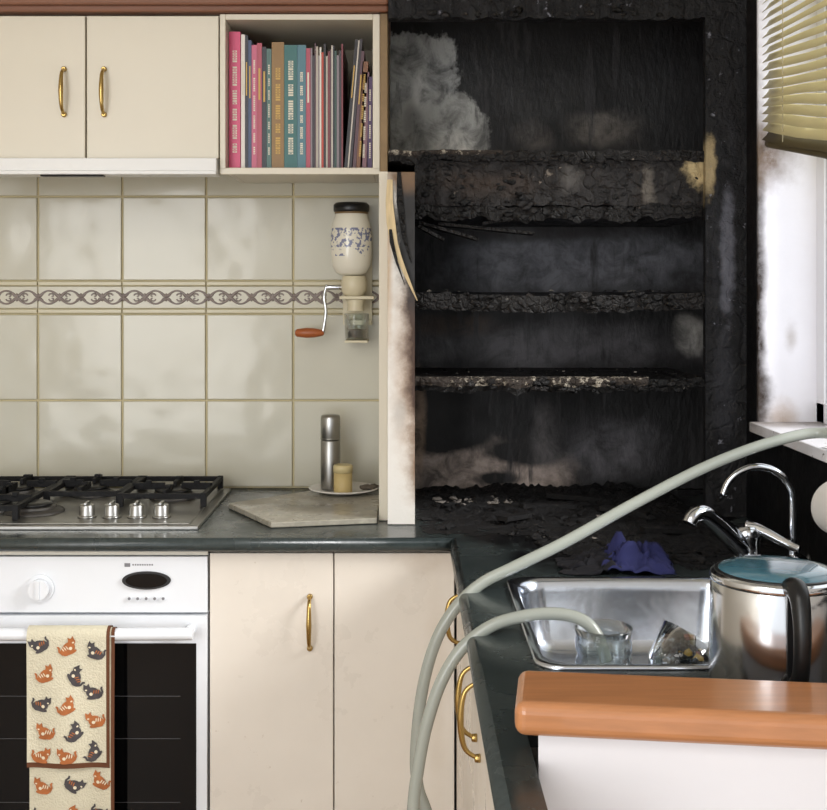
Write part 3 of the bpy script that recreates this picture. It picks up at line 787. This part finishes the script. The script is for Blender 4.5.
# ------------------------------------------------------------------ kettle
m,nt,b=newmat('kettle_steel'); b.inputs['Metallic'].default_value=1; b.inputs['Base Color'].default_value=(.60,.605,.62,1); b.inputs['Roughness'].default_value=.16
b.inputs['Anisotropic'].default_value=.5
M_lid=mat('kettle_lid_teal',(70,112,128),.12,coat=.6)
w=MB('electric_kettle',[m,M_black,M_lid,M_chrome])
kc=(.428,-1.430)
w.lathe((*kc,.9005),[(.072,0),(.0765,.003),(.0765,.012)],1,56)
w.lathe((*kc,.9127),[(.0752,0),(.0762,.004),(.0762,.055),(.0750,.105),(.0735,.119)],0,64)
w.lathe((*kc,1.0320),[(.0745,0),(.075,.003),(.0745,.008),(.069,.011)],3,64)
w.lathe((*kc,1.0415),[(.0685,0),(.063,.005),(.045,.009),(.001,.010)],2,64)
w.lathe((*kc,1.0410),[(.0705,0),(.0695,.003),(.066,.0032)],1,64)
# curved D handle facing the room, standing clear of the body
dh=Vector((-.05,-.9987,0))
def kp(d,z,s=0): 
    return (kc[0]+dh.x*d+s,kc[1]+dh.y*d,z)
w.tube([kp(.066,1.038),kp(.082,1.041),kp(.096,1.032),kp(.104,1.008),kp(.104,.980),kp(.098,.955),kp(.086,.940),kp(.072,.936)],.009,1,seg=18,sub=10,radii=[.013,.012,.0105,.0095,.009,.009,.010,.012])
w.lathe((kc[0]-.004,kc[1]-.0715,.936),[(.016,0),(.015,.006)],1,24,M=Matrix.Rotation(math.pi/2,4,'X'))
w.box(kc[0]-.013,kc[0]+.005,kc[1]-.0785,kc[1]-.071,.918,1.036,1)
w.loft([[(kc[0]+dx,kc[1]+.070,z) for dx,z in ((-.02,1.036),(.02,1.036),(.008,.99),(-.008,.99))],[(kc[0]+dx,kc[1]+.096,z) for dx,z in ((-.010,1.040),(.010,1.040),(.004,1.028),(-.004,1.028))]],0,False)
w.done(.0015)

# ------------------------------------------------------------------ blue cloth
w=MB('blue_cloth',[mat('navy_fabric',(34,37,84),.85,var=.4,vscale=25),mat('singed_fabric',(16,15,22),.9)])
n=44;grid=[]
for j in range(n+1):
    row=[]
    for i in range(n+1):
        u=i/n-.5; v=j/n-.5
        r=math.sqrt(u*u+v*v)
        q=Vector((u*6,v*6,3.1))
        h=(.5+.5*noise.noise(q))*.050*max(0,1-(r/.56)**2)+abs(noise.noise(q*2.4))*.034*max(0,1-(r/.6)**3)
        h*= .30+ 1.1*max(0,min(1,(u+.5)))
        x=.350+u*.185+.014*noise.noise(q*1.3+Vector((9,0,0))); y=-.80+v*.12+.014*noise.noise(q*1.3+Vector((0,9,0)))
        row.append(w.bm.verts.new((x,y,.9015+h)))
    grid.append(row)
for j in range(n):
    for i in range(n):
        mi=1 if i<n*.42+7*noise.noise(Vector((j*.3,0,0))) else 0
        w.face([grid[j][i],grid[j][i+1],grid[j+1][i+1],grid[j+1][i]],mi,True)
ob=w.done(recalc=False); s=ob.modifiers.new('Solid','SOLIDIFY'); s.thickness=.001; s.offset=1

# ------------------------------------------------------------------ paper towel roll
w=MB('paper_towel_roll',[mat('paper_white',(226,222,218),.9),mat('holder_white',(220,216,208),.4)])
Ry=Matrix.Rotation(math.pi/2,4,'X')
w.lathe((.656,-1.0,1.038),[(.042,0),(.043,.003),(.043,.20),(.042,.205)],0,40,M=Ry)
w.cyl((.656,-.992,1.038),(.656,-1.22,1.038),.008,mi=1)
w.box(.650,.6995,-.996,-.990,1.028,1.048,1); w.box(.650,.6995,-1.222,-1.214,1.028,1.048,1)
w.done(.001)

# ------------------------------------------------------------------ hoses
M_hose=mat('hose_pvc',(154,158,150),.24,var=.12,vscale=8,coat=.35)
w=MB('garden_hose',[M_hose])
w.tube([(.76,-1.50,1.117),(.755,-1.2,1.118),(.745,-1.0,1.122),(.70,-.84,1.130),(.62,-.83,1.118),(.50,-.86,1.082),(.375,-.90,1.030),(.25,-.94,.972),(.17,-.955,.937),(.118,-.96,.912),(.078,-.965,.876),(.048,-.965,.825),(.027,-.965,.75),(.017,-.965,.66),(.020,-.965,.60),(.038,-.965,.54),(.06,-1.0,.40),(.02,-1.1,.20),(-.08,-1.25,.03),(-.25,-1.5,.012)],.0092,0,seg=16)
w.done()
w=MB('garden_hose',[M_hose])
w.tube([(.272,-1.195,.865),(.262,-1.19,.895),(.247,-1.185,.914),(.225,-1.18,.9225),(.195,-1.18,.9255),(.160,-1.185,.923),(.118,-1.19,.912),(.078,-1.19,.882),(.050,-1.19,.838),(.030,-1.19,.78),(.018,-1.19,.72),(.010,-1.19,.65),(.0,-1.2,.45),(-.03,-1.3,.18),(-.12,-1.45,.03),(-.3,-1.75,.012)],.0085,0,seg=16)
w.done()

# ------------------------------------------------------------------ half wall with timber cap
ang=math.radians(-7.5)
dx,dy=math.cos(ang),math.sin(ang)
nx_,ny_=dy,-dx
def quad(ox,oy,L,W):
    p0=(ox,oy); 
    k=(.6965-ox)/dx
    p1=(ox+dx*k,oy+dy*k); f0=(ox+nx_*W,oy+ny_*W); k2=(.6965-f0[0])/dx
    return [p0,f0,(f0[0]+dx*k2,f0[1]+dy*k2),p1]
w=MB('wall_half_height',[mat('half_wall_white',(226,224,228),.6,var=.02)])
w.prism(quad(.142,-1.545,.5,.075),0,.9255)
w.done(.001)
w=MB('trim_half_wall_cap',[M_wood])
w.prism(quad(.122,-1.520,.55,.112),.926,.960)
w.done(.011,5)

# ------------------------------------------------------------------ lights & world
wd=bpy.data.worlds.new('World'); scene.world=wd; wd.use_nodes=True
bg=wd.node_tree.nodes['Background']; bg.inputs['Color'].default_value=(.93,.965,1.0,1); bg.inputs['Strength'].default_value=1.55
def area(name,loc,rot,size,sy,e,col=(1,1,1)):
    l=bpy.data.lights.new(name,'AREA'); l.shape='RECTANGLE'; l.size=size; l.size_y=sy; l.energy=e; l.color=col
    o=bpy.data.objects.new(name,l); o.location=loc; o.rotation_euler=rot; scene.collection.objects.link(o)
area('overhead_fill_light',(-.7,-2.6,2.38),(math.radians(12),0,0),1.2,.8,19,(1,.985,.96))  # added fill light overhead, out of view; no fixture modelled
area('rear_fill_light',(-1.5,-4.1,1.5),(math.radians(90),0,math.radians(-14)),1.1,1.7,36,(1,.99,.98))  # added unseen area light at the open rear, fills room and reflects in tiles
sl=bpy.data.lights.new('sun','SUN'); sl.energy=3.8; sl.angle=math.radians(20); so=bpy.data.objects.new('sun',sl); sl.color=(1,.99,.975)
so.rotation_euler=(Vector((.85,-.35,.55))).to_track_quat('Z','Y').to_euler(); scene.collection.objects.link(so)

# ------------------------------------------------------------------ camera
cam=bpy.data.cameras.new('camera'); co=bpy.data.objects.new('camera',cam); scene.collection.objects.link(co)
co.location=(0,-2.8,1.366); co.rotation_euler=(math.radians(90),0,0)
cam.sensor_width=36; cam.sensor_fit='HORIZONTAL'; cam.lens=36*1190/827
cam.shift_x=8.5/827; cam.shift_y=-115/827; cam.clip_start=.05
scene.camera=co
